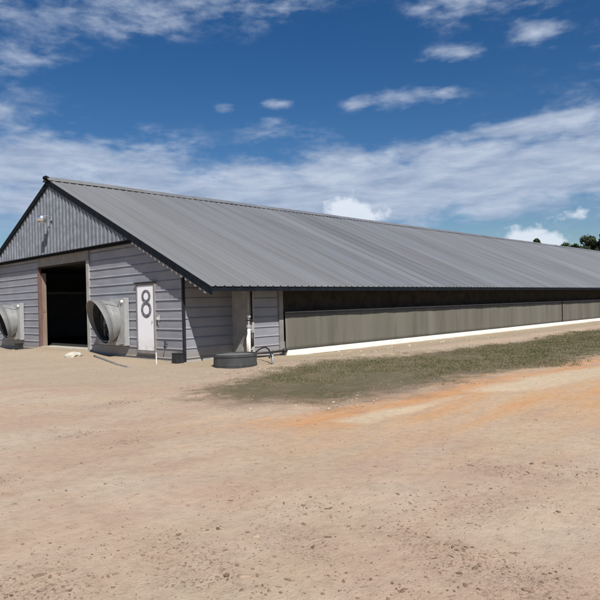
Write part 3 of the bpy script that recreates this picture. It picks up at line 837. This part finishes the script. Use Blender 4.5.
# ------------------------------------------------------------------ sky and sun
S_ = Vector((-.535,-1,1.14)).normalized()
el = math.asin(S_.z); az = math.atan2(S_.x, S_.y)     # from +Y towards +X
w = bpy.data.worlds.new('World'); scene.world = w; w.use_nodes = True
nt = w.node_tree; N_ = nt.nodes; Lk = nt.links
bg = N_['Background']; bg.inputs['Strength'].default_value = .06
sky = N_.new('ShaderNodeTexSky'); sky.sky_type = 'NISHITA'; sky.sun_disc = False
sky.sun_elevation = el; sky.sun_rotation = az; sky.altitude = 0; sky.air_density = 1; sky.dust_density = .3; sky.ozone_density = 2.5
def mth(op, a, b=None, c=None, clamp=False):
    m = N_.new('ShaderNodeMath'); m.operation = op; m.use_clamp = clamp
    for i,v in enumerate((a,b,c)):
        if v is None: continue
        if isinstance(v,(int,float)): m.inputs[i].default_value = v
        else: Lk.new(v, m.inputs[i])
    return m.outputs[0]
def vmt(op, a, b=None):
    m = N_.new('ShaderNodeVectorMath'); m.operation = op
    for i,v in enumerate((a,b)):
        if v is None: continue
        if isinstance(v,tuple): m.inputs[i].default_value = v
        else: Lk.new(v, m.inputs[i])
    return m.outputs['Value'] if op in ('DOT_PRODUCT','LENGTH') else m.outputs[0]
tc = N_.new('ShaderNodeTexCoord'); sp = N_.new('ShaderNodeSeparateXYZ'); Lk.new(tc.outputs['Generated'], sp.inputs[0])
AZ = mth('MULTIPLY', mth('ARCTAN2', sp.outputs[1], sp.outputs[0]), 57.2958)
EL = mth('MULTIPLY', mth('ARCSINE', sp.outputs[2]), 57.2958)
cb = N_.new('ShaderNodeCombineXYZ'); Lk.new(AZ, cb.inputs[0]); Lk.new(EL, cb.inputs[1])
P0 = cb.outputs[0]
def wnoise(scale, stretch, detail=6, rough=.55, dist=0.0, off=(0,0,0), src=None):
    mp = N_.new('ShaderNodeMapping'); mp.inputs['Scale'].default_value = stretch; mp.inputs['Location'].default_value = off
    Lk.new(src or P0, mp.inputs[0]); n = N_.new('ShaderNodeTexNoise'); n.inputs['Scale'].default_value = scale
    n.inputs['Detail'].default_value = detail; n.inputs['Roughness'].default_value = rough; n.inputs['Distortion'].default_value = dist
    Lk.new(mp.outputs[0], n.inputs['Vector']); return n
wr = wnoise(.12, (1,1.6,1), 3)
warp = vmt('MULTIPLY', vmt('SUBTRACT', wr.outputs['Color'], (.5,.5,.5)), (7,4,0))
P1 = vmt('ADD', P0, warp)
def blob(a0, e0, ra, re, amp, src=None):
    d = vmt('MULTIPLY', vmt('SUBTRACT', src or P1, (a0,e0,0)), (1/ra,1/re,0)); q = vmt('DOT_PRODUCT', d, d)
    return mth('MULTIPLY', mth('POWER', 2.718, mth('MULTIPLY', q, -1)), amp)
def total(bl, src=None):
    t_ = None
    for b in bl:
        v = blob(*b, src=src); t_ = v if t_ is None else mth('ADD', t_, v)
    return t_
# thin layer: long bank low down, patches up high
thin = total([(57,10.5,16,3.6,.62),(40,10.5,14,3.4,.62),(26,10.5,11,3.6,.60),(66,14.5,9,2.4,.30),(12,11,12,4,.6),(85,12,18,5,.55),(110,15,20,6,.5),
              (62,25.5,14,2.2,.42),(70,21.5,6,2.6,.40),(48,26.8,10,1.5,.33),(27,25.3,6,1.8,.40),(60,7,12,2.4,.45),
              (-10,20,25,7,.5),(-60,30,30,10,.5),(160,25,30,9,.5),(-130,20,30,8,.5)])
P2 = vmt('ADD', P0, vmt('MULTIPLY', warp, (.3,.3,0)))
thin = mth('ADD', thin, total([(29.4,21.5,3.0,.9,.46),(22.0,22.3,2.0,1.2,.42),(33.6,18.3,4.6,.95,.44),(38.5,18.2,1.6,.7,.34),(46.0,16.4,2.8,1.0,.42),(45.2,18.4,1.8,.6,.4),(50.6,18.0,1.6,.6,.38),(25,15.0,5,.8,.32),(20,15.3,4,.7,.32),(32,25.4,1.0,.3,.3)], P2))
n1 = wnoise(.33, (.42,1.25,1), 8, .52, .25).outputs[0]
n2 = wnoise(1.2, (.6,1.3,1), 5, .55, .2).outputs[0]
dn = mth('ADD', thin, mth('ADD', mth('MULTIPLY', mth('SUBTRACT', n1, .5), 1.25), mth('MULTIPLY', mth('SUBTRACT', n2, .5), .5)))
mr = N_.new('ShaderNodeMapRange'); mr.interpolation_type = 'SMOOTHSTEP'; mr.inputs['From Min'].default_value = .12; mr.inputs['From Max'].default_value = .78
mr.inputs['To Max'].default_value = .92
gt = N_.new('ShaderNodeMapRange'); gt.interpolation_type = 'SMOOTHSTEP'; gt.inputs['From Min'].default_value = .06; gt.inputs['From Max'].default_value = .24
Lk.new(thin, gt.inputs['Value']); Lk.new(dn, mr.inputs['Value']); thinA = mth('MULTIPLY', mr.outputs[0], gt.outputs[0])
# heaped white clouds just above the ridge
cum = total([(39.6,8.7,2.0,1.5,.8),(37.4,8.1,2.6,1.0,.65),(23.6,5.2,2.4,1.3,.8),(20.9,4.7,1.6,.9,.6),(19.3,7.0,2.0,.7,.5),(14,5,3,1.2,.7)], P0)
n3 = wnoise(.9, (1,1.2,1), 6, .6, .0, (4,7,0)).outputs[0]
dc = mth('ADD', cum, mth('MULTIPLY', mth('SUBTRACT', n3, .5), 1.1))
mc = N_.new('ShaderNodeMapRange'); mc.interpolation_type = 'SMOOTHSTEP'; mc.inputs['From Min'].default_value = .27; mc.inputs['From Max'].default_value = .7; mc.inputs['To Max'].default_value = .85
Lk.new(dc, mc.inputs['Value'])
# deepen the clear blue
hs = N_.new('ShaderNodeHueSaturation'); hs.inputs['Saturation'].default_value = 1.36; hs.inputs['Value'].default_value = .80; hs.inputs['Hue'].default_value = .507
Lk.new(sky.outputs[0], hs.inputs['Color'])
def mixc(f, a, b):
    m = N_.new('ShaderNodeMix'); m.data_type = 'RGBA'
    Lk.new(f, m.inputs[0])
    for s_, v in ((m.inputs[6], a), (m.inputs[7], b)):
        if isinstance(v, tuple): s_.default_value = (*v,1)
        else: Lk.new(v, s_)
    return m.outputs[2]
# the bank is uneven: greyer and whiter stretches
n4 = wnoise(.5, (.35,1.5,1), 7, .6, .3, (9,3,0)).outputs[0]
n4r = N_.new('ShaderNodeMapRange'); n4r.inputs['From Min'].default_value = .36; n4r.inputs['From Max'].default_value = .66; Lk.new(n4, n4r.inputs['Value'])
ccol = mixc(n4r.outputs[0], (3.6,4.5,6.2), (6.0,6.8,8.2))
c1 = mixc(thinA, hs.outputs[0], ccol)
c2 = mixc(mc.outputs[0], c1, (8.6,9.3,10.3))
Lk.new(c2, bg.inputs['Color'])

sd = bpy.data.lights.new('sun', 'SUN'); sd.energy = 4.1; sd.angle = R(.53); sd.color = (1,.955,.88)
so = link(bpy.data.objects.new('sun', sd)); so.rotation_euler = (-S_).to_track_quat('-Z','Y').to_euler(); so.location = (-20,-30,40)

# ------------------------------------------------------------------ camera
yaw, pit, rol, f = .766767, .006729, -.026337, 603.1
fw = Vector((math.cos(yaw)*math.cos(pit), math.sin(yaw)*math.cos(pit), math.sin(pit)))
r0 = fw.cross(Vector((0,0,1))).normalized(); u0 = r0.cross(fw)
c_, s_ = math.cos(rol), math.sin(rol); r_ = r0*c_+u0*s_; u_ = -r0*s_+u0*c_
cd = bpy.data.cameras.new('camera'); cd.sensor_width = 36; cd.lens = f/600*36; cd.clip_start = .05; cd.clip_end = 5000
co = link(bpy.data.objects.new('camera', cd))
Mx = Matrix((r_, u_, -fw)).transposed().to_4x4(); Mx.translation = Vector((CAMX, CAMY, 1.6)); co.matrix_world = Mx
scene.camera = co
scene.view_settings.view_transform = 'Standard'; scene.view_settings.look = 'None'
scene.view_settings.exposure = .6; scene.view_settings.gamma = 1; scene.view_settings.use_curve_mapping = False
